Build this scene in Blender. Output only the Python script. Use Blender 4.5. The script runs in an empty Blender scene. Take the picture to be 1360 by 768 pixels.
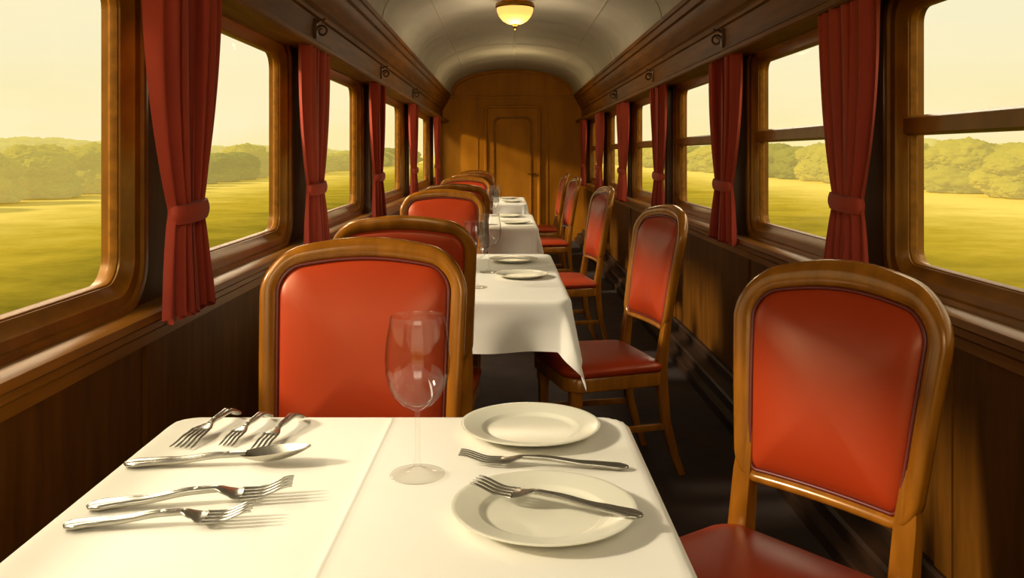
import bpy, bmesh, math, random
from mathutils import Vector, Matrix, noise
random.seed(7)
C = bpy.context.scene.collection
PI = math.pi
EYE = 1.29
XL, XR = -0.95, 1.18
XC = (XL+XR)/2
Y0, Y1 = -1.2, 12.9

# ------------------------------------------------------------------ materials
def new_mat(name):
    m = bpy.data.materials.new(name); m.use_nodes = True
    nt = m.node_tree
    return m, nt, nt.nodes['Principled BSDF']
def rgb(r, g, b):
    f = lambda c: (c/255/12.92) if c/255 <= .04045 else ((c/255+.055)/1.055)**2.4
    return (f(r), f(g), f(b), 1)
def noisy(name, c1, c2, scale=6, stretch=(1,1,1), rough=.4, bump=0.0, metal=0, coat=0, detail=4, bscale=None, sheen=0, lo=.3, hi=.7, emit=None, es=0, spec=.5):
    m, nt, p = new_mat(name)
    tc = nt.nodes.new('ShaderNodeTexCoord'); mp = nt.nodes.new('ShaderNodeMapping')
    mp.inputs['Scale'].default_value = stretch
    n = nt.nodes.new('ShaderNodeTexNoise'); n.inputs['Scale'].default_value = scale; n.inputs['Detail'].default_value = detail
    r = nt.nodes.new('ShaderNodeValToRGB')
    r.color_ramp.elements[0].color = c1; r.color_ramp.elements[1].color = c2
    r.color_ramp.elements[0].position = lo; r.color_ramp.elements[1].position = hi
    L = nt.links.new
    L(tc.outputs['Object'], mp.inputs[0]); L(mp.outputs[0], n.inputs['Vector']); L(n.outputs[0], r.inputs[0]); L(r.outputs[0], p.inputs['Base Color'])
    p.inputs['Roughness'].default_value = rough; p.inputs['Metallic'].default_value = metal
    p.inputs['Specular IOR Level'].default_value = spec
    if coat: p.inputs['Coat Weight'].default_value = coat; p.inputs['Coat Roughness'].default_value = .2; p.inputs['Coat Tint'].default_value = (1,.8,.45,1)
    if sheen: p.inputs['Sheen Weight'].default_value = sheen
    if emit: p.inputs['Emission Color'].default_value = emit; p.inputs['Emission Strength'].default_value = es
    if bump:
        b = nt.nodes.new('ShaderNodeBump'); b.inputs['Strength'].default_value = bump; b.inputs['Distance'].default_value = .004
        n2 = nt.nodes.new('ShaderNodeTexNoise'); n2.inputs['Scale'].default_value = bscale or scale*4
        L(mp.outputs[0], n2.inputs['Vector']); L(n2.outputs[0], b.inputs['Height']); L(b.outputs[0], p.inputs['Normal'])
    return m
M = {}
def tintspec(k):
    p = M[k].node_tree.nodes['Principled BSDF']; p.inputs['Specular Tint'].default_value = (1,.66,.26,1)
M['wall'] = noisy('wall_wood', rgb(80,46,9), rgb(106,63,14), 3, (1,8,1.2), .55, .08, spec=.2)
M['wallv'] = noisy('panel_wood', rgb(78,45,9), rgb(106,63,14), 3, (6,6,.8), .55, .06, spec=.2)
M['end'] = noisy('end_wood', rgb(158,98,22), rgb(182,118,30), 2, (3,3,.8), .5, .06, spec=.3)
M['trim'] = noisy('trim_wood', rgb(112,67,13), rgb(146,92,23), 3, (10,.8,10), .42, .06, spec=.4)
M['cornice'] = noisy('cornice_wood', rgb(96,56,12), rgb(126,77,18), 3, (10,.8,10), .6, .04, spec=.2)
M['frame'] = noisy('window_wood', rgb(104,62,12), rgb(138,87,22), 4, (6,2,2), .30, .05, spec=.6, coat=.1)
M['chair'] = noisy('chair_wood', rgb(124,76,16), rgb(156,100,28), 5, (5,5,1), .24, .03, coat=.5)
for k in ('wall','wallv','end','trim','cornice','frame','chair'): tintspec(k)
M['red'] = noisy('red_leather', rgb(160,50,18), rgb(172,57,22), 3, (1,1,1), .36, 0)
M['red'].node_tree.nodes['Principled BSDF'].inputs['Specular Tint'].default_value = (1,.72,.45,1)
M['redpipe'] = noisy('red_piping', rgb(92,24,9), rgb(104,28,11), 9, (1,1,1), .45)
M['curtain'] = noisy('curtain_red', rgb(144,42,14), rgb(168,53,20), 5, (1,1,.4), .8, .06, bscale=200, sheen=.05)
M['cloth'] = noisy('white_linen', rgb(232,226,210), rgb(238,233,220), 3, (1,1,1), .85, .05, bscale=300, spec=.2)
M['china'] = noisy('cream_china', rgb(218,213,190), rgb(226,222,202), 3, (1,1,1), .2)
M['silver'] = noisy('silver', rgb(166,162,148), rgb(192,188,174), 20, (1,1,1), .25, metal=.9)
M['brass'] = noisy('brass', rgb(130,88,26), rgb(160,112,40), 20, (1,1,1), .3, metal=1)
M['iron'] = noisy('dark_bronze', rgb(74,44,12), rgb(94,58,18), 20, (1,1,1), .45, metal=.1)
M['ceil'] = noisy('ceiling_paint', rgb(172,169,156), rgb(188,184,170), 2.5, (1,1,1), .7, .03, spec=.2)
M['seam'] = noisy('ceiling_seam', rgb(180,176,162), rgb(192,188,174), 2.5, (1,1,1), .7, spec=.2)
M['base'] = noisy('dark_board', rgb(34,19,8), rgb(52,31,14), 3, (8,1,8), .5, .1, spec=.3)
M['tablewood'] = noisy('table_wood', rgb(50,28,12), rgb(80,46,18), 3, (8,1,8), .4)
# carpet
m, nt, p = new_mat('carpet'); M['carpet'] = m
tc = nt.nodes.new('ShaderNodeTexCoord'); v = nt.nodes.new('ShaderNodeTexVoronoi'); v.inputs['Scale'].default_value = 9
n = nt.nodes.new('ShaderNodeTexNoise'); n.inputs['Scale'].default_value = 14; r = nt.nodes.new('ShaderNodeValToRGB')
r.color_ramp.elements[0].color = rgb(36,22,13); r.color_ramp.elements[1].color = rgb(66,42,26)
mx = nt.nodes.new('ShaderNodeMath'); mx.operation = 'MULTIPLY'
nt.links.new(tc.outputs['Object'], v.inputs[0]); nt.links.new(tc.outputs['Object'], n.inputs[0])
nt.links.new(v.outputs[0], mx.inputs[0]); nt.links.new(n.outputs[0], mx.inputs[1]); nt.links.new(mx.outputs[0], r.inputs[0]); nt.links.new(r.outputs[0], p.inputs[0])
p.inputs['Roughness'].default_value = .95
# wine glass : thin clear glass, reflection grows toward the rim over transparency
m, nt, p = new_mat('clear_glass'); M['glass'] = m
tr = nt.nodes.new('ShaderNodeBsdfTransparent'); gl = nt.nodes.new('ShaderNodeBsdfGlossy'); gl.inputs['Roughness'].default_value = .035
lw = nt.nodes.new('ShaderNodeLayerWeight'); lw.inputs[0].default_value = .5
rp = nt.nodes.new('ShaderNodeValToRGB'); ce = rp.color_ramp.elements; ce[0].color = (.99,.99,.985,1); ce[1].color = (.28,.26,.22,1); ce[0].position = .5
e = ce.new(.82); e.color = (.88,.87,.84,1)
rf = nt.nodes.new('ShaderNodeValToRGB'); ce = rf.color_ramp.elements; ce[0].color = (.035,.035,.035,1); ce[1].color = (.85,.85,.85,1); ce[0].position = .4
e = ce.new(.84); e.color = (.10,.10,.10,1)
nt.links.new(lw.outputs['Facing'], rp.inputs[0]); nt.links.new(rp.outputs[0], tr.inputs[0]); nt.links.new(lw.outputs['Facing'], rf.inputs[0])
ms = nt.nodes.new('ShaderNodeMixShader')
nt.links.new(rf.outputs[0], ms.inputs[0]); nt.links.new(tr.outputs[0], ms.inputs[1]); nt.links.new(gl.outputs[0], ms.inputs[2]); nt.links.new(ms.outputs[0], nt.nodes['Material Output'].inputs[0])
# window pane
m, nt, p = new_mat('window_pane'); M['pane'] = m
tr = nt.nodes.new('ShaderNodeBsdfTransparent'); gl = nt.nodes.new('ShaderNodeBsdfGlossy'); gl.inputs['Roughness'].default_value = .02
ms = nt.nodes.new('ShaderNodeMixShader'); ms.inputs[0].default_value = .02
nt.links.new(tr.outputs[0], ms.inputs[1]); nt.links.new(gl.outputs[0], ms.inputs[2]); nt.links.new(ms.outputs[0], nt.nodes['Material Output'].inputs[0])
# lamp
m, nt, p = new_mat('lamp_bowl'); M['lamp'] = m
p.inputs['Base Color'].default_value = rgb(250,190,90); p.inputs['Emission Color'].default_value = (1,.60,.14,1); p.inputs['Emission Strength'].default_value = 1.1
# foliage / field
HAZE_GLOW = rgb(240,218,122)
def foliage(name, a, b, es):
    return noisy(name, a, b, .7, (1,1,1), 1, .0, detail=2, lo=.3, hi=.7, emit=HAZE_GLOW, es=es, spec=0)  # distance haze painted in: leaves emit a faint haze colour
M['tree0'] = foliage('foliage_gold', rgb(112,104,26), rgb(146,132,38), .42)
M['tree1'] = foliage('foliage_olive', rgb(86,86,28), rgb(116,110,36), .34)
M['tree2'] = foliage('foliage_haze', rgb(96,92,44), rgb(110,104,50), .74)  # strongest painted haze, for the far row
M['bark'] = noisy('bark', rgb(90,70,36), rgb(116,92,52), 6)
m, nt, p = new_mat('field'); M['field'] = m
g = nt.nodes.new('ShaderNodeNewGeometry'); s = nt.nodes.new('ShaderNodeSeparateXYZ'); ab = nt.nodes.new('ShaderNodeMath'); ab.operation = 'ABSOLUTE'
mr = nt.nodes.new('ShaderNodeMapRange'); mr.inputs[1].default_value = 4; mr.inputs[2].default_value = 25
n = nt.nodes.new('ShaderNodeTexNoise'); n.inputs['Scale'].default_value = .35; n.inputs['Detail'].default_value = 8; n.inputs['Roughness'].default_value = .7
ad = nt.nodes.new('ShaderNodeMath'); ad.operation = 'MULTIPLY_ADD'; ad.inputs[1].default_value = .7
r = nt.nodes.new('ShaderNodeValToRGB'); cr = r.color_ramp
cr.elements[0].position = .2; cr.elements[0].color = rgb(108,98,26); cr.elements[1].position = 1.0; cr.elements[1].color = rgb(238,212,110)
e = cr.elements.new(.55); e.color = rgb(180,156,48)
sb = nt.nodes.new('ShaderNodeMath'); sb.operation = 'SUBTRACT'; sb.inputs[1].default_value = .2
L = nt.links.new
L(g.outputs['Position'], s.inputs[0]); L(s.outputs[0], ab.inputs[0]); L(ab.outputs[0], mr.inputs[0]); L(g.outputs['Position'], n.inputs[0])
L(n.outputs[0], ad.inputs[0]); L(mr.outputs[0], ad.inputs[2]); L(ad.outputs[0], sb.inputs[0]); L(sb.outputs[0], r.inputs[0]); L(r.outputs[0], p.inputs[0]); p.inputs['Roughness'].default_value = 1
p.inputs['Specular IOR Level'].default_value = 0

# ------------------------------------------------------------------ mesh helpers
class MB:
    def __init__(s): s.v = []; s.f = []
    def add(s, v, f):
        o = len(s.v); s.v += [tuple(x) for x in v]; s.f += [tuple(i+o for i in q) for q in f]; return s
    def loft(s, rings, cap=False, loop=False, closed=True):
        n = len(rings[0]); v = [p for r in rings for p in r]; f = []
        m = len(rings)
        for i in range(m if loop else m-1):
            a = i*n; b = ((i+1) % m)*n
            for j in range(n if closed else n-1):
                k = (j+1) % n; f.append((a+j, a+k, b+k, b+j))
        if cap: f.append(tuple(range(n))[::-1]); f.append(tuple((m-1)*n+j for j in range(n)))
        return s.add(v, f)
    def box(s, x0, x1, y0, y1, z0, z1):
        v = [(x0,y0,z0),(x1,y0,z0),(x1,y1,z0),(x0,y1,z0),(x0,y0,z1),(x1,y0,z1),(x1,y1,z1),(x0,y1,z1)]
        return s.add(v, [(0,3,2,1),(4,5,6,7),(0,1,5,4),(1,2,6,5),(2,3,7,6),(3,0,4,7)])
    def lathe(s, prof, c=(0,0,0), n=48):
        rings = [[(c[0]+r*math.cos(2*PI*j/n), c[1]+r*math.sin(2*PI*j/n), c[2]+z) for j in range(n)] for r, z in prof]
        return s.loft(rings)
    def tube(s, pts, rad, n=10, closed=False):
        pts = [Vector(p) for p in pts]; rings = []; m = len(pts)
        up = None
        for i, p in enumerate(pts):
            a = pts[(i-1) % m] if (closed or i > 0) else p; b = pts[(i+1) % m] if (closed or i < m-1) else p
            t = (b-a).normalized()
            if up is None: up = Vector((0,0,1)) if abs(t.z) < .9 else Vector((1,0,0))
            sd = t.cross(up).normalized(); up = sd.cross(t).normalized()
            rr_ = rad[i] if isinstance(rad, (list, tuple)) else rad
            rings.append([p + sd*rr_*math.cos(2*PI*j/n) + up*rr_*math.sin(2*PI*j/n) for j in range(n)])
        return s.loft(rings, cap=not closed, loop=closed)
    def build(s, name, mat, parent=None, smooth=35, loc=None):
        me = bpy.data.meshes.new(name); bm = bmesh.new()
        vs = [bm.verts.new(p) for p in s.v]
        for q in s.f:
            try: bm.faces.new([vs[i] for i in q])
            except Exception: pass
        bmesh.ops.remove_doubles(bm, verts=bm.verts, dist=1e-5)
        bmesh.ops.dissolve_degenerate(bm, edges=bm.edges, dist=1e-6)
        bmesh.ops.recalc_face_normals(bm, faces=bm.faces)
        th = math.radians(smooth)
        for f in bm.faces: f.smooth = smooth > 0
        for e in bm.edges:
            if len(e.link_faces) == 2: e.smooth = e.calc_face_angle(0) < th
        bm.to_mesh(me); bm.free()
        me.materials.append(M[mat])
        o = bpy.data.objects.new(name, me); C.objects.link(o)
        if loc: o.location = loc
        if parent: o.parent = parent
        return o
def tag(o, label=None, cat=None, group=None, kind=None):
    if label: o['label'] = label
    if cat: o['category'] = cat
    if group: o['group'] = group
    if kind: o['kind'] = kind
    return o
def thing(name, label, cat, loc=(0,0,0), rz=0, group=None):
    o = bpy.data.objects.new(name, None); C.objects.link(o); o.empty_display_size = .1
    o.location = loc; o.rotation_euler = (0,0,rz); return tag(o, label, cat, group)
def dup(root, loc, rz, label, group=None, scale=None, rot=None):
    r = root.copy(); C.objects.link(r); r.location = loc; r.rotation_euler = rot or (0,0,rz); r['label'] = label
    if group: r['group'] = group
    if scale: r.scale = (scale,)*3
    for ch in list(root.children):
        c = ch.copy(); C.objects.link(c); c.parent = r
        for gch in ch.children:
            d = gch.copy(); C.objects.link(d); d.parent = c
    return r
def rr(cx, cy, hx, hy, r, n=8, rb=None):
    rb = r if rb is None else rb; out = []
    for (sx, sy, a0, R) in ((1,1,0,r), (-1,1,PI/2,r), (-1,-1,PI,rb), (1,-1,1.5*PI,rb)):
        for i in range(n):
            a = a0 + PI/2*i/(n-1)
            out.append((cx+sx*(hx-R)+R*math.cos(a), cy+sy*(hy-R)+R*math.sin(a)))
    return out
def W(side, y, z, u): return (XL+u, y, z) if side < 0 else (XR-u, y, z)
ORD = ['first','second','third','fourth','fifth','sixth','seventh']

# ------------------------------------------------------------------ shell
floor = MB().box(XL-.06, XR+.06, Y0, Y1+.05, -.06, 0).build('floor', 'carpet', smooth=0)
tag(floor, 'dark brown patterned carpet floor of the dining carriage', 'floor', kind='structure')
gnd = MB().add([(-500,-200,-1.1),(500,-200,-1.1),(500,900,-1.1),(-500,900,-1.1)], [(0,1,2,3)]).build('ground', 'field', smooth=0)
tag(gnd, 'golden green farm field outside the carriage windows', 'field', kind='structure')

WL = [(.7,2.19),(2.64,3.75),(4.27,5.70),(6.25,8.05),(8.6,10.85),(11.5,12.68)]  # last left window added so light can reach the end wall
WR = [(1.0,2.58),(2.97,4.10),(4.6,5.93),(6.4,7.85),(8.3,9.8),(10.3,11.8)]
ZB, ZT = .84, 1.86
GZ0, GZ1 = .965, 1.725
wn = 0
for side, WS, wname in ((-1, WL, 'left'), (1, WR, 'right')):
    w = MB()
    def quad(y0, y1, z0, z1, u=0):
        w.add([W(side,y0,z0,u), W(side,y1,z0,u), W(side,y1,z1,u), W(side,y0,z1,u)], [(0,1,2,3)])
    quad(Y0, Y1, 0, ZB); quad(Y0, Y1, ZT, 2.2)
    edges = [Y0] + [(WS[i][1]+WS[i+1][0])/2 for i in range(len(WS)-1)] + [Y1]
    OY = .10; OZ = .078
    for i, (a, b) in enumerate(WS):
        cy, cz, hy, hz = (a+b)/2, (GZ0+GZ1)/2, (b-a)/2, (GZ1-GZ0)/2
        rad = .07 if side < 0 else .045
        outer = rr((edges[i]+edges[i+1])/2, (ZB+ZT)/2, (edges[i+1]-edges[i])/2, (ZT-ZB)/2, 0)
        hole = rr(cy, cz, hy+OY-.005, hz+OZ-.005, rad+.045)
        w.loft([[W(side,y,z,0) for y, z in outer], [W(side,y,z,0) for y, z in hole]])
        wn += 1
        fr = MB(); rings = []
        for oy, oz, u in ((0,0,-.07),(0,0,-.022),(.006,.006,-.018),(.028,.024,-.006),(.034,.03,.001),(.062,.052,.003),(.067,.057,.011),(.088,.070,.013),(.096,.075,.009),(.10,.078,0)):
            rings.append([W(side,y,z,u) for y, z in rr(cy, cz, hy+oy, hz+oz, rad+oz*.7)])
        fr.loft(rings)
        wo = fr.build('window_%d' % wn, 'frame')
        tag(wo, '%s %s carriage window from the camera on the %s wall with rounded wooden frame' % (ORD[i], 'single-pane' if side < 0 else 'two-pane sash', wname), 'window', kind='structure')
        pr = rr(cy, cz, hy+.002, hz+.002, rad)
        pm = MB().add([W(side,y,z,-.05) for y, z in pr], [tuple(range(len(pr)))])
        pm.build('glass_pane', 'pane', wo, smooth=0)
        gk = MB(); gk.loft([[W(side,y,z,u) for y, z in rr(cy, cz, hy+o, hz+o, rad+o)] for o, u in ((.003,-.026),(-.004,-.028),(-.007,-.034),(-.007,-.045),(.002,-.055))])
        gk.build('pane_bead', 'trim', wo)
        if side > 0:
            rl = MB()
            rl.loft([[W(side,y,EYE+z,u) for u, z in ((-.055,.056),(-.022,.056),(-.010,.064),(-.010,.106),(-.022,.114),(-.055,.114))] for y in (a-.002, b+.002)], cap=True)
            rl.build('sash_rail', 'frame', wo)
    wo = w.build('wall_'+wname, 'wall', smooth=0)
    tag(wo, 'dark wood panelled %s side wall of the carriage' % wname, 'wall', kind='structure')
    # sill
    prof = [(0,.897),(.05,.892),(.062,.885),(.064,.866),(.054,.858),(.034,.852),(.034,.832),(.022,.822),(.012,.82),(.012,.79),(0,.785)]
    t = MB().loft([[W(side,y,z,u) for u, z in prof] for y in (Y0, Y1)], cap=True).build('trim_%d' % (1 if side < 0 else 2), 'trim', smooth=25)
    tag(t, 'polished wooden window sill ledge running along the %s wall' % wname, 'sill', kind='structure')
    # wainscot panels
    t = MB(); ys = [0.4, 2.32, 4.2, 6.0, 8.1, 10.0, 11.9]
    for y in ys:
        t.loft([[W(side,y+d,z,u) for d, u in ((-.045,0),(-.045,.006),(-.038,.010),(.038,.010),(.045,.006),(.045,0))] for z in (.16,.80)], cap=True)
    t = t.build('trim_%d' % (3 if side < 0 else 4), 'wallv', smooth=25)
    tag(t, 'flat wooden stiles dividing the wainscot under the %s windows' % wname, 'moulding', kind='structure')
    # baseboard
    prof = [(0,.17),(.02,.17),(.028,.16),(.03,.12),(.09,.115),(.10,.105),(.10,.06),(.13,.055),(.135,.045),(.135,0),(0,0)]
    t = MB().loft([[W(side,y,z,u) for u, z in prof] for y in (Y0, Y1)], cap=True).build('baseboard_'+wname, 'base', smooth=25)
    tag(t, 'stepped dark baseboard along the foot of the %s wall' % wname, 'baseboard', kind='structure')
    # cornice
    prof = [(0,.475),(.115,.475),(.122,.482),(.122,.500),(.10,.515),(.06,.522),(.045,.53),(.045,.54),(.03,.545),(.03,.665),(.045,.67),(.05,.685),(.045,.70),(.06,.71),(.075,.735),(.10,.765),(.112,.80),(.112,.815),(.132,.82),(.138,.835),(.138,.86),(.15,.865),(.15,.895),(0,.90)]
    t = MB().loft([[W(side,y,EYE+z,u) for u, z in prof] for y in (Y0, Y1)], cap=True).build('trim_%d' % (5 if side < 0 else 6), 'cornice', smooth=25)
    tag(t, 'moulded wooden cornice above the %s windows' % wname, 'cornice', kind='structure')

# ceiling
AH = (XR-XL)/2-.145; SP = EYE+.88; RISE = .385
def arch(t, da=0, dz=0):
    a = PI*(1-t); c = math.cos(a); s_ = max(0, math.sin(a))
    return (XC + (AH+da)*math.copysign(abs(c)**.95, c), SP + (RISE+dz)*s_**.9)
NA = 40
def arc_ring(y, da=0, dz=0): return [(arch(i/NA,da,dz)[0], y, arch(i/NA,da,dz)[1]) for i in range(NA+1)]
c = MB().loft([arc_ring(Y0), arc_ring(Y1)], closed=False).loft([arc_ring(Y0,.02,.03), arc_ring(Y1,.02,.03)], closed=False).build('ceiling', 'ceil', smooth=60)
tag(c, 'vaulted pale grey carriage ceiling', 'ceiling', kind='structure')
c = MB()
for y in [0.6, 2.3, 4.0, 5.7, 8.2, 9.9, 11.5]:
    c.loft([arc_ring(y-.014,-.0005,-.001), arc_ring(y-.008,-.006,-.006), arc_ring(y+.008,-.006,-.006), arc_ring(y+.014,-.0005,-.001)], closed=False)
for t in (.25, .5, .75):
    r0 = []
    for dt, d in ((-.005,0),(-.003,-.005),(.003,-.005),(.005,0)):
        r0.append(arch(t+dt, d, d))
    c.loft([[(x,y,z) for x, z in r0] for y in (Y0, Y1)], closed=False)
c = c.build('trim_7', 'seam', smooth=40)
tag(c, 'thin ribs dividing the vaulted ceiling into panels', 'ceiling rib', kind='structure')

# end wall
pts = [(XL,Y1,0),(XR,Y1,0),(XR,Y1,SP)] + [(x,Y1,z) for x,_,z in arc_ring(0)][::-1] + [(XL,Y1,SP)]
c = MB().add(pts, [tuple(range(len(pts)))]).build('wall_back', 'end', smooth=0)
tag(c, 'arched golden wood end wall of the carriage', 'wall', kind='structure')
c = MB().loft([arc_ring(Y1-y, d, d) for d, y in ((-.002,0),(-.002,.03),(-.03,.035),(-.045,.025),(-.05,0))], closed=False)
for x in (-.40, .64):
    c.loft([[(x+d, Y1-y, z) for d, y in ((-.012,0),(-.01,.012),(.01,.012),(.012,0))] for z in (.1, 2.12)], cap=True)
c.loft([[(x, Y1-y, z) for z, y in ((2.12,0),(2.123,.018),(2.155,.02),(2.16,0))] for x in (XL+.03, XR-.03)], cap=True)
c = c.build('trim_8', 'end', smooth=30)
tag(c, 'arched moulding and thin stiles framing the end wall', 'moulding', kind='structure')
dr = MB(); DX, DH = .12, .42
def dring(o, y, z1=2.02): return [(x, Y1-y, z) for x, z in rr(DX, z1/2, DH+o, z1/2+o, .09+max(o,-.05), rb=.002)]
dr.loft([dring(0,0), dring(0,.04), dring(-.012,.05), dring(-.035,.05), dring(-.045,.02)])
r0 = dring(-.045,.02); dr.add(r0, [tuple(range(len(r0)))])
d = dr.build('door_1', 'end', smooth=30); tag(d, 'tall wooden door with rounded top corners in the end wall', 'door', kind='structure')
q = MB()
q.loft([[(x, Y1-y, z) for x, z in rr(DX, 1.0, .29-o, .85-o, .10)] for o, y in ((0,.02),(.006,.038),(.022,.038),(.030,.022))])
q.build('door_panel', 'trim', d, smooth=30)
MB().tube([(DX+.34,Y1-.015,1.0),(DX+.34,Y1-.07,1.0),(DX+.28,Y1-.075,1.0),(DX+.23,Y1-.07,.995)], .011).build('door_handle', 'brass', d)

# ceiling lamp
LX, LY = .085, 7.0; LZ = SP+RISE
lp = thing('ceiling_lamp', 'glowing amber glass bowl lamp with brass rim on the vaulted ceiling', 'lamp', (LX,LY,LZ))
MB().lathe([(0,0.0),(.10,0),(.105,-.012),(.09,-.03),(.03,-.05),(.03,-.06)]).build('canopy', 'brass', lp)
MB().lathe([(.125,-.045),(.150,-.045),(.158,-.055),(.158,-.075),(.148,-.085),(.125,-.082),(.125,-.045)]).build('rim', 'brass', lp)
MB().lathe([(.148,-.080),(.146,-.11),(.130,-.15),(.10,-.185),(.06,-.208),(.02,-.216),(0,-.217)]).build('glass_bowl', 'lamp', lp, smooth=60)
MB().lathe([(0,-.212),(.022,-.214),(.026,-.224),(.012,-.232),(.014,-.244),(.006,-.258),(0,-.262)], n=24).build('finial', 'brass', lp, smooth=60)
for k in range(3):
    a = k*2*PI/3+.4; MB().tube([(.05*math.cos(a),.05*math.sin(a),-.02),(.10*math.cos(a),.10*math.sin(a),-.03),(.14*math.cos(a),.14*math.sin(a),-.06)], .007, 8).build('arm', 'brass', lp)

# ------------------------------------------------------------------ curtains
CT, CB, CTIE = .478, -.43, -.155
def curtain_meshes(side, seed, wf):
    rnd = random.Random(seed); NT, NV = 140, 64; g = []
    ph = rnd.random()*6
    vt = (CT-CTIE)/(CT-CB)
    for i in range(NV+1):
        v = i/NV; z = EYE + CT + (CB-CT)*v
        if v < vt:
            q = v/vt; wd = .50-.29*q**2.2; am = .030-.012*q
        else:
            q = (v-vt)/(1-vt); wd = .21+.14*(q**.7)*(1.12-.12*q); am = .018+.008*q
        row = []; wd *= wf
        for j in range(NT+1):
            t = j/NT
            f = math.sin(2*PI*6.5*t+ph) + .35*math.sin(2*PI*11*t+ph*2+2*v)
            edge = -.012*(abs(2*t-1)**6)
            y = wd*(t-.5) + .014*math.sin(2*PI*13*t+1)*(1-abs(2*t-1))*wd/.5
            zz = z + (.010*math.sin(2*PI*6.5*t+ph+1) if v > .97 else 0)
            u = .088 + am*max(-.95,f*.72) + edge + .010*(q if v >= vt else 0)
            if z < EYE-.38: u = max(u, .068)
            row.append(((-1 if side > 0 else 1)*u, y, zz))
        g.append(row)
    fab = MB().loft(g, closed=False)
    rings = []
    for k in range(9):
        zz = EYE+CTIE+(k/8-.5)*.05; b = .006*math.sin(PI*k/8)
        rings.append([((-1 if side > 0 else 1)*(.088+(.033+b)*math.sin(a)), (.110*wf+b)*math.cos(a), zz+.006*math.cos(a)) for a in [2*PI*j/40 for j in range(40)]])
    return fab, MB().loft(rings, cap=True)
for side, cs in ((-1, [2.37,3.98,5.96,8.30,11.15]), (1, [2.77,4.34,6.15,8.07,10.05,12.05])):
    wname = 'left' if side < 0 else 'right'
    for i, y in enumerate(cs):
        r = thing('curtain', '%s red tied-back curtain from the camera along the %s wall' % (ORD[i], wname), 'curtain', (XL if side < 0 else XR, y, 0), 0, 'red curtains between the windows')
        a, b = curtain_meshes(side, i*5+side+3, 1 if i == 0 else 1.25)
        a.build('fabric', 'curtain', r, smooth=80); b.build('tie_band', 'curtain', r, smooth=60)

# ornamental hooks on cornice
def make_hook(side, y, label):
    s = 1 if side < 0 else -1
    r = thing('coat_hook', label, 'hook', ((XL+.03) if side < 0 else (XR-.03), y, EYE+.61), 0, 'scroll hooks on the cornice')
    MB().loft([[(s*u, a, b) for a, b in rr(0, 0, .028-o, .05-o, .02-o*.5)] for o, u in ((0,0),(0,.006),(.006,.011),(.018,.012))], cap=True).build('back_plate', 'iron', r)
    pts = []
    for k in range(30):
        a = k/29*PI*2.6; rad = .030*(1-.022*k)
        pts.append((s*(.036+rad*math.cos(a+PI)), 0, -.012-rad*math.sin(a+PI)))
    MB().tube(pts, [.0075-.00012*k for k in range(30)], 8).build('scroll', 'iron', r)
    MB().tube([(s*.008,0,.03),(s*.03,0,.045),(s*.045,0,.04),(s*.05,0,.05)], [.007,.006,.006,.008], 8).build('prong', 'iron', r)
for i, y in enumerate((4.2,6.45,8.7)): make_hook(-1, y, '%s dark bronze scroll hook on the left cornice' % ['nearest','middle','farthest'][i])
for i, y in enumerate((4.55,6.7,8.9)): make_hook(1, y, '%s dark bronze scroll hook on the right cornice' % ['nearest','middle','farthest'][i])

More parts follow.
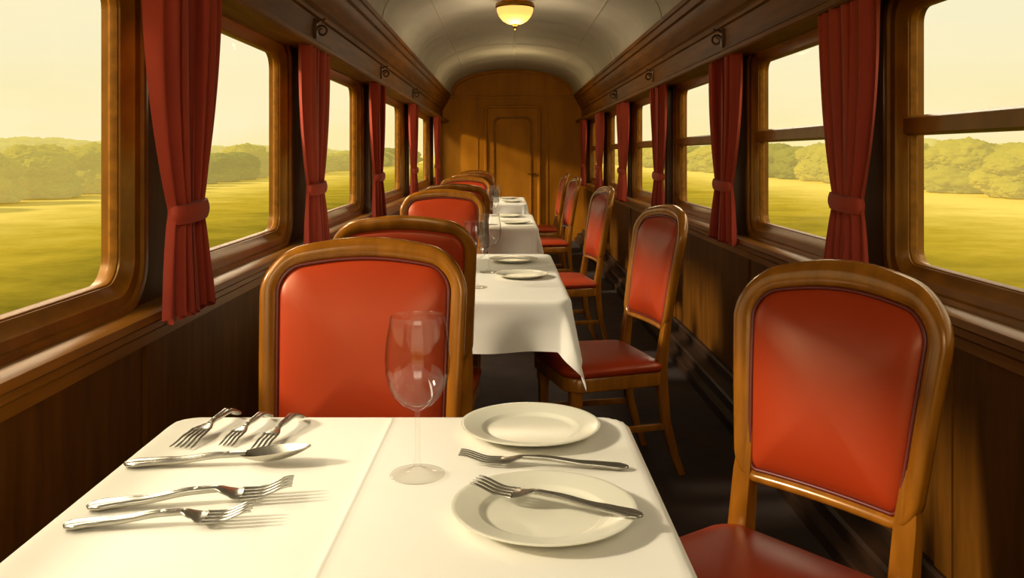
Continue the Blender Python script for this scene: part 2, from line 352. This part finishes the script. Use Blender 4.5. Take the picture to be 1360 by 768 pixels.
# ------------------------------------------------------------------ chairs
def make_chair(wid, hgt, label, group, FW=.040, taper=.90, arc=.034, zb=.595):
    r = thing('dining_chair', label, 'chair', group=group)
    hw = wid/2-FW; zt = hgt-FW-arc; yb = .20
    def P(x, z, d=0): return (x, yb + .16*(z-.45) + .06*max(0,z-.75)**1.5 - .02*(x/hw)**2 + d, z)
    def outline(o, sc=1.0):
        ob = o*.55 if o > 0 else o
        z0_, z1_ = zb-ob, zt+o
        pts = rr(0, (z0_+z1_)/2, hw+o, (z1_-z0_)/2, .058+o, 12, rb=.022+max(o,-.01))
        full = []
        for i, p0 in enumerate(pts):
            full.append(p0)
            if i % 12 == 11:
                p1 = pts[(i+1) % len(pts)]
                for k in range(1, 16): full.append((p0[0]+(p1[0]-p0[0])*k/16, p0[1]+(p1[1]-p0[1])*k/16))
        out = []
        for x, z in full:
            f = (z-zb)/(zt-zb); x2 = x*(taper+(1-taper)*f); z2 = z + arc*(math.cos(min(1,abs(x)/(hw+FW))*PI/2)**1.2)*max(0,f)**2
            out.append((x2*sc, (z2-(zb+zt)/2)*sc+(zb+zt)/2))
        return out
    k_ = FW/.04
    prof = ((-.002,-.010),(.003,-.016),(.012,-.019),(.022*k_,-.021),(.032*k_,-.019),(FW,-.010),(FW,.012),(.034*k_,.019),(.006,.019),(-.002,.012))
    MB().loft([[P(x,z,d) for x, z in outline(o)] for o, d in prof], loop=True).build('back_frame', 'chair', r, smooth=60)
    K = 14; rings = []
    for k in range(K, -1, -1):
        q = k/K; rings.append([P(x,z,.010+.014*(1-(1-q)**4)**.5) for x, z in outline(0, 1-q*.999)])
    for k in range(0, K+1):
        q = k/K; rings.append([P(x,z,-.004-.050*(1-(1-q)**2.6)**.64) for x, z in outline(0, 1-q*.999)])
    MB().loft(rings).build('back_pad', 'red', r, smooth=80)
    MB().tube([P(x,z,-.013) for x, z in outline(-.004)], .0045, 8, closed=True).build('piping', 'redpipe', r, smooth=80)
    # seat
    def so(o, sc=1.0):
        out = []
        for x, y in rr(0, -.02, .238+o, .205+o, .05+o*.5, 8, rb=.07+o*.5):
            x2 = x*(1+.12*(-(y+.02)/.205)*.5) ; y2 = y - .015*(1-(x/.235)**2)*(1 if y < -.1 else 0)
            out.append((x2*sc, (y2+.02)*sc-.02))
        return out
    rings = [[(x,y,.425) for x, y in so(-.01, .2)], [(x,y,.425) for x, y in so(-.01)], [(x,y,.432) for x, y in so(.002)], [(x,y,.448) for x, y in so(.006)]]
    for k in range(0, 10):
        q = k/9; rings.append([(x,y,.455+.030*(1-(1-q)**3)**.6) for x, y in so(.003, 1-q*.999)])
    MB().loft(rings).build('seat', 'red', r, smooth=80)
    MB().loft([[(x,y,z) for x, y in so(o)] for o, z in ((-.03,.372),(-.004,.372),(0,.376),(0,.420),(-.004,.426),(-.03,.426))], loop=True).build('seat_frame', 'chair', r, smooth=40)
    px = (hw+FW)*taper-.5*FW
    for s in (-1, 1):
        rg = []
        for z, hx, hy, y in ((.68,.014*k_,.012,yb+.16*.23-.018),(.58,.021*k_,.017,yb+.16*.13-.018),(.45,.022*k_,.022,yb-.015),(.38,.022*k_,.022,yb-.014),(.22,.018,.018,yb+.005),(.08,.016,.016,yb+.045),(0,.015,.015,yb+.075)):
            rg.append([(s*px*(1-.06*max(0,.58-z))+a, y+b, z) for a, b in rr(0,0,hx,hy,.006,3)])
        MB().loft(rg, cap=True).build('leg', 'chair', r, smooth=40)
        rg = []
        for z, h in ((.40,.024),(.33,.024),(.30,.020),(.05,.014),(.02,.016),(0,.016)):
            rg.append([(s*.205+a, -.185+b, z) for a, b in rr(0,0,h,h,.006,3)])
        MB().loft(rg, cap=True).build('leg', 'chair', r, smooth=40)
        MB().loft([[(s*(.205+(px-.205)*t)+a, -.185+t*(yb+.19)+0, .20+b) for a, b in rr(0,0,.008,.013,.004,3)] for t in (0, 1)], cap=True).build('stretcher', 'chair', r, smooth=40)
    return r
GL, GR = 'chairs standing at the table ends', 'chairs along the aisle'
CHX = -.338
ch = make_chair(.50, 1.08, 'large red upholstered chair directly across the nearest table', GL, FW=.039, taper=.93, arc=.030)
ch.location = (CHX+.0, 1.82, 0)
for x, y, a, lb in ((-.342,3.20,PI,'red chair seen just behind the large chair, tucked under the second table'),
                  (-.36,4.78,0,'third red chair back from the camera in the left row'),
                  (-.35,6.38,PI,'fourth red chair back from the camera in the left row'),
                  (-.37,7.88,0,'fifth red chair back from the camera in the left row'),
                  (-.36,9.48,PI,'sixth red chair back from the camera in the left row'),
                  (-.37,10.98,0,'farthest red chair back of the left row, nearest the end door')):
    dup(ch, (x,y,0), a, lb)
c1 = make_chair(.50, 1.05, 'largest angled red chair at the right beside the nearest table', GR, FW=.045, taper=.83, arc=.040, zb=.585)
c1.location = (.502,1.68,0); c1.rotation_euler = (0,0,math.radians(-51))
c2 = make_chair(.47, 1.07, 'red chair on the aisle beside the second table', GR, FW=.037, taper=.88, arc=.034, zb=.60)
c2.location = (.40,3.60,0); c2.rotation_euler = (0,0,math.radians(-75))
dup(c2, (.39,5.78,0), math.radians(-81), 'third red aisle chair from the camera, between the second and third tables')
dup(c2, (.40,8.3,0), math.radians(-84), 'fourth red aisle chair from the camera, past the third table')
dup(c2, (.40,9.78,0), math.radians(-88), 'farthest red aisle chair, beside the last table')

# ------------------------------------------------------------------ tables
TX0, TX1 = -.677, .252; TCX = (TX0+TX1)/2; TW = TX1-TX0
TABS = [(.30,1.79),(3.2,4.7),(6.3,7.8),(9.4,10.9)]
tn = ['nearest','second','third','farthest']
def cloth(w, l, drop, seed, ridge):
    R = .016; RC = .04; hw, hl = w/2-R, l/2-R; D = drop+R; st = .0125
    nx = round(2*(hw+D)/st); ny = round(2*(hl+D)/st); g = []
    us = sorted([-(hw+D)+2*(hw+D)*i/nx for i in range(nx+1)] + [ridge+d for d in (-.009,-.006,-.004,-.002,0,.0015,.003,.005)])
    for j in range(ny+1):
        row = []; v = -(hl+D)+2*(hl+D)*j/ny
        for u in us:
            cu, cv = max(-hw+RC,min(hw-RC,u)), max(-hl+RC,min(hl-RC,v)); eu, ev = u-cu, v-cv; d_ = math.hypot(eu,ev)
            rz = .0011*max(0, 1-abs(u-ridge)/.009) if u < ridge else .0011*max(0, 1-abs(u-ridge)/.005)
            if d_ <= RC:
                z = .0010*noise.noise(Vector((u*4,v*4,seed))) + rz
                row.append((u+.02*v*max(0,1-abs(u-ridge)/.1),v,z)); continue
            e = d_-RC; du, dv = eu/d_, ev/d_; bu, bv = cu+du*RC, cv+dv*RC
            cr_ = 2*abs(du*dv)
            if e < R*PI/2: h = R*math.sin(e/R); dz = R*(1-math.cos(e/R))
            else:
                q = (e-R*PI/2)*(1+(.16 if drop > .16 else 0)*cr_); fl = .07+.20*cr_
                a = math.atan2(dv,du)
                wv = .10*math.sin(13*cv+11*cu+seed+2*math.sin(a*2)) + .05*math.sin(29*cv-23*cu+seed*2)
                wv += .10*cr_*math.sin(a*8+seed)
                h = R + q*(fl+wv*min(1,q/.08)); dz = R + q*math.sqrt(max(.1,1-fl*fl))
            row.append((bu+du*h, bv+dv*h, -dz))
        g.append(row)
    return MB().loft(g, closed=False)
for i, (a, b) in enumerate(TABS):
    cy = (a+b)/2
    t = thing('dining_table', '%s dining table, its top hidden under a white cloth' % tn[i], 'table', (TCX,cy,0), 0, 'dining tables in a row')
    MB().loft([[(x,y,z) for x, y in rr(0,0,TW/2-.006-o,(b-a)/2-.006-o,.05)] for o, z in ((.01,.712),(0,.715),(0,.736),(.008,.744))], cap=True).build('tabletop', 'tablewood', t)
    MB().lathe([(0,.712),(.11,.712),(.11,.69),(.045,.66),(.035,.6),(.045,.4),(.05,.2),(.04,.12),(.06,.06),(.06,.04)], n=32).build('pedestal', 'tablewood', t)
    MB().lathe([(0,.06),(.06,.06),(.15,.045),(.20,.025),(.205,0),(0,0)], n=40).build('pedestal_base', 'tablewood', t)
    cl = cloth(TW, b-a, .15 if i == 0 else .185, 1.3+i*2.1, -.03).build('tablecloth', 'cloth', smooth=80, loc=(TCX,cy,.75))
    tag(cl, 'white linen tablecloth draped over the %s table' % tn[i], 'tablecloth', 'white tablecloths')
TZ = .7515

# ------------------------------------------------------------------ plates
def plate(x, y, D, label, first=[None]):
    r = D/2
    if first[0] is None:
        pr = [(0,.006),(.080,.006),(.088,.0075),(.092,.0115),(.096,.0128),(.128,.0195),(.133,.0208),(.135,.0200),(.134,.0180),(.125,.0150),(.09,.004),(.078,.0),(.070,0),(.068,.002),(0,.002)]
        o = MB().lathe(pr, n=96).build('plate', 'china', smooth=60); first[0] = o
        tag(o, label, 'plate', 'cream china plates'); 
    else:
        o = first[0].copy(); C.objects.link(o); o['label'] = label
    o.location = (x,y,TZ); o.scale = (r/.135,)*3; return o
plate(.050,1.675,.27,'empty cream china plate at the far end of the nearest table')
plate(.058,1.283,.275,'cream china plate with a fork lying across it')
plate(.075,3.80,.235,'nearer cream plate on the second table')
plate(.045,4.34,.245,'farther cream plate on the second table')
plate(.085,6.75,.235,'nearer cream plate on the third table')
plate(.045,7.45,.235,'farther cream plate on the third table')
plate(.085,9.75,.235,'nearer cream plate on the farthest table')
plate(.045,10.5,.235,'farther cream plate on the farthest table')

# ------------------------------------------------------------------ wine glasses
def make_glass(label):
    r = thing('wine_glass', label, 'wine glass', group='wine glasses')
    out = [(.0048,.108),(.012,.112),(.025,.119),(.038,.132),(.048,.150),(.0540,.174),(.0550,.195),(.0530,.222),(.0485,.250),(.0458,.266)]
    top = [(.0450,.2678),(.0440,.266)]
    inn = [(.0470,.250),(.0516,.222),(.0536,.195),(.0526,.175),(.0466,.152),(.0365,.135),(.0235,.123),(.010,.117),(0,.116)]
    MB().lathe(out+top+inn, n=64).build('bowl', 'glass', r, smooth=80)
    MB().lathe([(.0048,.108),(.0040,.095),(.0038,.06),(.0044,.03),(.0070,.014)], n=32).build('stem', 'glass', r, smooth=80)
    MB().lathe([(.0070,.014),(.012,.0095),(.024,.0055),(.040,.0030),(.0455,.0024),(.0465,.0014),(.0450,0.0004),(.03,0.0012),(0,.0016)], n=64).build('foot', 'glass', r, smooth=80)
    return r
g = make_glass('tall empty wine glass in the middle of the nearest table'); g.location = (-.146,1.454,TZ)
dup(g, (-.115,3.50,TZ), 0, 'nearer empty wine glass on the second table')
dup(g, (-.070,3.95,TZ), 0, 'farther empty wine glass on the second table')
dup(g, (-.095,6.62,TZ), 0, 'nearer empty wine glass on the third table')
dup(g, (-.080,7.55,TZ), 0, 'farther empty wine glass on the third table')

# ------------------------------------------------------------------ cutlery (local +x from handle end to head, length .20)
def crom(xs, ys, x):
    for i in range(len(xs)-1):
        if x <= xs[i+1]:
            t = (x-xs[i])/(xs[i+1]-xs[i]); t = t*t*(3-2*t); return ys[i]+(ys[i+1]-ys[i])*t
    return ys[-1]
def section(x, z, w, h, groove=0, n=20, yc=0):
    out = []
    for j in range(n):
        a = 2*PI*j/n; c_, s_ = math.cos(a), math.sin(a)
        yy = w*math.copysign(abs(c_)**.8, c_)
        zz = h*s_
        if s_ > 0: zz *= 1-groove*math.exp(-(yy/w)**2*5)
        out.append((x, yc+yy, z+zz))
    return out
ZX = [0,.05,.11,.130,.152,.168,.20]
ZUP = [.0035,.0055,.0105,.0110,.0055,.0055,.0135]
ZDN = [.0060,.0170,.0150,.0125,.0115,.0090,.0025]
def mapx(x, hx): return x*hx/.132 if x <= .132 else hx+(x-.132)*(.202-hx)/.070
def handle(wk=1.12, hx=.132, Z=ZUP):
    mb = MB(); rg = []
    for k in range(41):
        x = .132*k/40
        w = wk*crom([0,.004,.014,.035,.08,.118,.132],[.0020,.0075,.0098,.0080,.0054,.0040,.0042],x)
        h = crom([0,.01,.08,.132],[.0016,.0032,.0034,.0030],x)*(1 if wk < 1.2 else 1.3)
        rg.append(section(mapx(x,hx), crom(ZX,Z,x), w, h, .8 if x < .11 else .2))
    return mb.loft(rg, cap=True)
def make_fork(label, group, spread=1.0, wk=1.12, hx=.126, nt_=4, Z=ZUP, hk=1.0):
    r = thing('fork', label, 'fork', group=group)
    handle(wk, hx, Z).build('handle', 'silver', r, smooth=60)
    mb = MB(); rg = []
    for k in range(17):
        x = .130+.026*k/16
        w = crom([.130,.138,.148,.156],[.0042*wk,.0095*hk,.0140*hk,.0150*hk],x)
        rg.append(section(mapx(x,hx), crom(ZX,Z,x), w, .0020))
    mb.loft(rg, cap=True)
    for i in range(nt_):
        t = (i-(nt_-1)/2)*3/(nt_-1)
        rg = []
        for k in range(14):
            q = k/13; x = .154+.048*q
            yc = t*.0082*hk*(1+(spread-1)*q); w = hk*4/nt_*crom([0,.1,.8,1],[.0038,.0028,.0021,.0008],q)
            rg.append(section(mapx(x,hx), crom(ZX,Z,min(x,.2)), w, .0017-.0006*q, n=8, yc=yc))
        mb.loft(rg, cap=True)
    mb.build('tines', 'silver', r, smooth=60)
    return r
def make_spoon(label):
    r = thing('spoon', label, 'spoon', group='cutlery on the left of the nearest table')
    handle().build('handle', 'silver', r, smooth=60)
    mb = MB(); K, N = 12, 40; cx, a_, b_ = .164, .039, .0160
    def bp(q, t, dz):
        c_, s_ = math.cos(t), math.sin(t)
        x = cx + a_*q*c_; y = b_*q*s_*(1-.25*c_)
        z = .0115 + .006*(x-.130)/.06 - .0095*(1-q*q) + dz
        return (x,y,z)
    rings = [[bp(k/K, 2*PI*j/N, 0) for j in range(N)] for k in range(K+1)] + [[bp(k/K, 2*PI*j/N, -.0012) for j in range(N)] for k in range(K,-1,-1)]
    mb.loft(rings); mb.build('bowl', 'silver', r, smooth=60)
    return r
def place(o, p0, p1, z=0, tilt=0, roll=0, ky=1.0, kz=1.0):
    dx, dy = p1[0]-p0[0], p1[1]-p0[1]; Ls = math.hypot(dx,dy)/.202
    o.location = (p0[0],p0[1],TZ+z); o.rotation_euler = (roll,tilt,math.atan2(dy,dx)); o.scale = (Ls,Ls*ky,Ls*kz)
GC = 'cutlery on the left of the nearest table'
f = make_fork('polished silver fork at the very front left of the nearest table', GC); place(f, (-.634,1.245), (-.368,1.270), kz=1.25, ky=1.1)
f2 = dup(f, (0,0,0), 0, 'second silver fork from the front left, just behind the frontmost fork'); place(f2, (-.632,1.310), (-.332,1.360), kz=1.25, ky=1.05)
s = make_spoon('long silver spoon lying above the two front-left forks'); place(s, (-.655,1.492), (-.338,1.507), kz=1.1)
f6 = dup(f, (0,0,0), 0, 'silver fork lying on the cloth between the two plates', 'forks on the right of the nearest table'); place(f6, (.212,1.478), (-.078,1.508), kz=1.0, ky=.8)
f7 = dup(f, (0,0,0), 0, 'silver fork lying across the front cream plate', 'forks on the right of the nearest table'); place(f7, (.197,1.232), (-.046,1.335), z=.0195)
fs = make_fork('leftmost of three small silver forks behind the spoon, with splayed tines', GC, 1.35, 1.35, .105, 5, ZDN, 1.25); place(fs, (-.548,1.782), (-.592,1.580), kz=1.3)
fb = make_fork('middle of three small silver forks behind the spoon', GC, 1.05, 1.35, .118, 4, ZDN, 1.1); place(fb, (-.478,1.768), (-.514,1.592), kz=1.3)
f3 = dup(fb, (0,0,0), 0, 'rightmost of three small silver forks behind the spoon'); place(f3, (-.412,1.760), (-.448,1.572), kz=1.3)

# ------------------------------------------------------------------ trees
def make_tree(seed, mat, label, group):
    rnd = random.Random(seed)
    r = thing('tree', label, 'tree', group=group)
    bm = bmesh.new()
    blobs = [(0,0,.62,.36),(0,0,.25,.40)]
    for k in range(14):
        a = rnd.random()*2*PI; d = rnd.uniform(.10,.27); z = rnd.uniform(.12,.70)
        d *= (1.15-.7*max(0,z-.35))
        blobs.append((d*math.cos(a), d*math.sin(a), z, rnd.uniform(.18,.24)))
    for (x,y,z,rad) in blobs:
        res = bmesh.ops.create_icosphere(bm, subdivisions=5, radius=1)
        for v in res['verts']:
            n0 = v.co.normalized(); q = rad*(1+.16*noise.noise(n0*2.2+Vector((seed,x*9,z*9)))+.10*noise.noise(n0*7+Vector((x*7,seed,0)))+.10*noise.noise(n0*22+Vector((seed,0,x)))+.06*noise.noise(n0*45+Vector((seed,0,x))))
            v.co = Vector((x,y,z)) + Vector((n0.x*q, n0.y*q, n0.z*q*.95))
            if v.co.z < .01: v.co.z = .01
    for f_ in bm.faces: f_.smooth = True
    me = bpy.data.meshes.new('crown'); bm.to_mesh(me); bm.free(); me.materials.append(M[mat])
    o = bpy.data.objects.new('crown', me); C.objects.link(o); o.parent = r
    MB().lathe([(.06,0),(.045,.1),(.035,.4),(0,.5)], n=10).build('trunk', 'bark', r)
    return r
protos = {}
rt = random.Random(11)
def put_tree(x, y, h, w, kind, side, far):
    lb = {(0): 'golden green hazy tree in the hedgerow beyond the %s windows', 1: 'darker olive tree in the hedgerow beyond the %s windows', 2: 'pale misty tree far behind the hedgerow beyond the %s windows'}[kind] % side
    gp = lb.replace(' tree ', ' trees ')
    key = (kind, rt.randrange(2))
    if key not in protos:
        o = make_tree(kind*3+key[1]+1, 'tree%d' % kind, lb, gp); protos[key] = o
    else: o = dup(protos[key], (0,0,0), 0, lb, gp)
    o.location = (x,y,-1.1); o.rotation_euler = (0,0,rt.random()*6.28); o.scale = (w,w,h)
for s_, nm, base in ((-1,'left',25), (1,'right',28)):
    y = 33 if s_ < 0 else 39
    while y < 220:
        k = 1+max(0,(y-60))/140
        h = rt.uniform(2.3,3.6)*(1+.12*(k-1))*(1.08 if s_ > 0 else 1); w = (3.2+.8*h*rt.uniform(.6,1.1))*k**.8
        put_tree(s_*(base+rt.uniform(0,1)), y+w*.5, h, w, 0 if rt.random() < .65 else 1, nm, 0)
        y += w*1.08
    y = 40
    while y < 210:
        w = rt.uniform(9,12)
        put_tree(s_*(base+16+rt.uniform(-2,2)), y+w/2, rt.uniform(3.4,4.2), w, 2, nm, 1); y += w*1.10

# ------------------------------------------------------------------ light, sky
wd = bpy.data.worlds.new('sky'); bpy.context.scene.world = wd; wd.use_nodes = True; nt = wd.node_tree
bg = nt.nodes['Background']; tc = nt.nodes.new('ShaderNodeTexCoord'); sp = nt.nodes.new('ShaderNodeSeparateXYZ'); r = nt.nodes.new('ShaderNodeValToRGB')
cr = r.color_ramp; cr.elements[0].position = 0; cr.elements[0].color = rgb(252,232,158); cr.elements[1].position = .6; cr.elements[1].color = rgb(196,204,190)
e = cr.elements.new(.10); e.color = rgb(250,238,192); e = cr.elements.new(.28); e.color = rgb(238,237,214)
mp = nt.nodes.new('ShaderNodeMapping'); mp.inputs['Scale'].default_value = (1,1,5)
n = nt.nodes.new('ShaderNodeTexNoise'); n.inputs['Scale'].default_value = 2.6; n.inputs['Detail'].default_value = 6
r2 = nt.nodes.new('ShaderNodeValToRGB'); r2.color_ramp.elements[0].position = .42; r2.color_ramp.elements[1].position = .68
mxn = nt.nodes.new('ShaderNodeMix'); mxn.data_type = 'RGBA'; mxn.inputs['B'].default_value = rgb(255,240,192)
L = nt.links.new
L(tc.outputs['Generated'], sp.inputs[0]); L(sp.outputs[2], r.inputs[0]); L(tc.outputs['Generated'], mp.inputs[0]); L(mp.outputs[0], n.inputs[0]); L(n.outputs[0], r2.inputs[0])
L(r2.outputs[0], mxn.inputs['Factor']); L(r.outputs[0], mxn.inputs['A']); L(mxn.outputs['Result'], bg.inputs[0]); bg.inputs[1].default_value = 1.04

def light(kind, name, loc, energy, color, target=None, **kw):
    l = bpy.data.lights.new(name, kind); l.energy = energy; l.color = color
    for k, v in kw.items(): setattr(l, k, v)
    o = bpy.data.objects.new(name, l); C.objects.link(o); o.location = loc
    if target: o.rotation_euler = (Vector(target)-Vector(loc)).to_track_quat('-Z','Y').to_euler()
    return o
light('SUN', 'sun', (-20,0,12), 3.7, (1,.88,.68), (-20+10,2.2,12-5.5), angle=math.radians(6))
light('AREA', 'window_fill_left', (-2.3,5.5,2.95), 300, (1,.86,.60), (.3,5.5,.6), shape='RECTANGLE', size=13, size_y=.5)  # unseen area lamp added outside, boosts daylight through the left windows
light('AREA', 'window_fill_right', (2.6,6.5,2.95), 120, (1,.87,.62), (0,6.5,.6), shape='RECTANGLE', size=12, size_y=.5)  # weaker unseen area lamp added outside the right windows
light('SPOT', 'end_patch_spot', (-6.0,9.2,3.3), 1300, (1,.80,.42), (-.95,12.05,1.40), spot_size=math.radians(24), spot_blend=.6, shadow_soft_size=.22)  # added spot lamp, throws a sun-like patch onto the end wall
light('POINT', 'lamp_glow', (LX,LY,LZ-.34), 11, (1,.80,.54), shadow_soft_size=.12)
light('POINT', 'end_fill', (XC,10.6,2.1), 9, (1,.74,.38), shadow_soft_size=.2)  # added point lamp with no fixture, brightens the end wall
light('AREA', 'carriage_fill', (.1,-1.0,2.1), 15, (1,.88,.68), (0,3,1.2), shape='RECTANGLE', size=1.4, size_y=.6)  # unseen soft fill lamp added behind the camera

cam = bpy.data.cameras.new('camera'); co = bpy.data.objects.new('camera', cam); C.objects.link(co)
co.location = (0,0,EYE); co.rotation_euler = (PI/2,0,0)
cam.sensor_width = 36; cam.lens = 1150/1360*36; cam.shift_x = 10/1360; cam.shift_y = -179/1360; cam.clip_start = .05; cam.clip_end = 2000
bpy.context.scene.camera = co
bpy.context.scene.view_settings.view_transform = 'Standard'
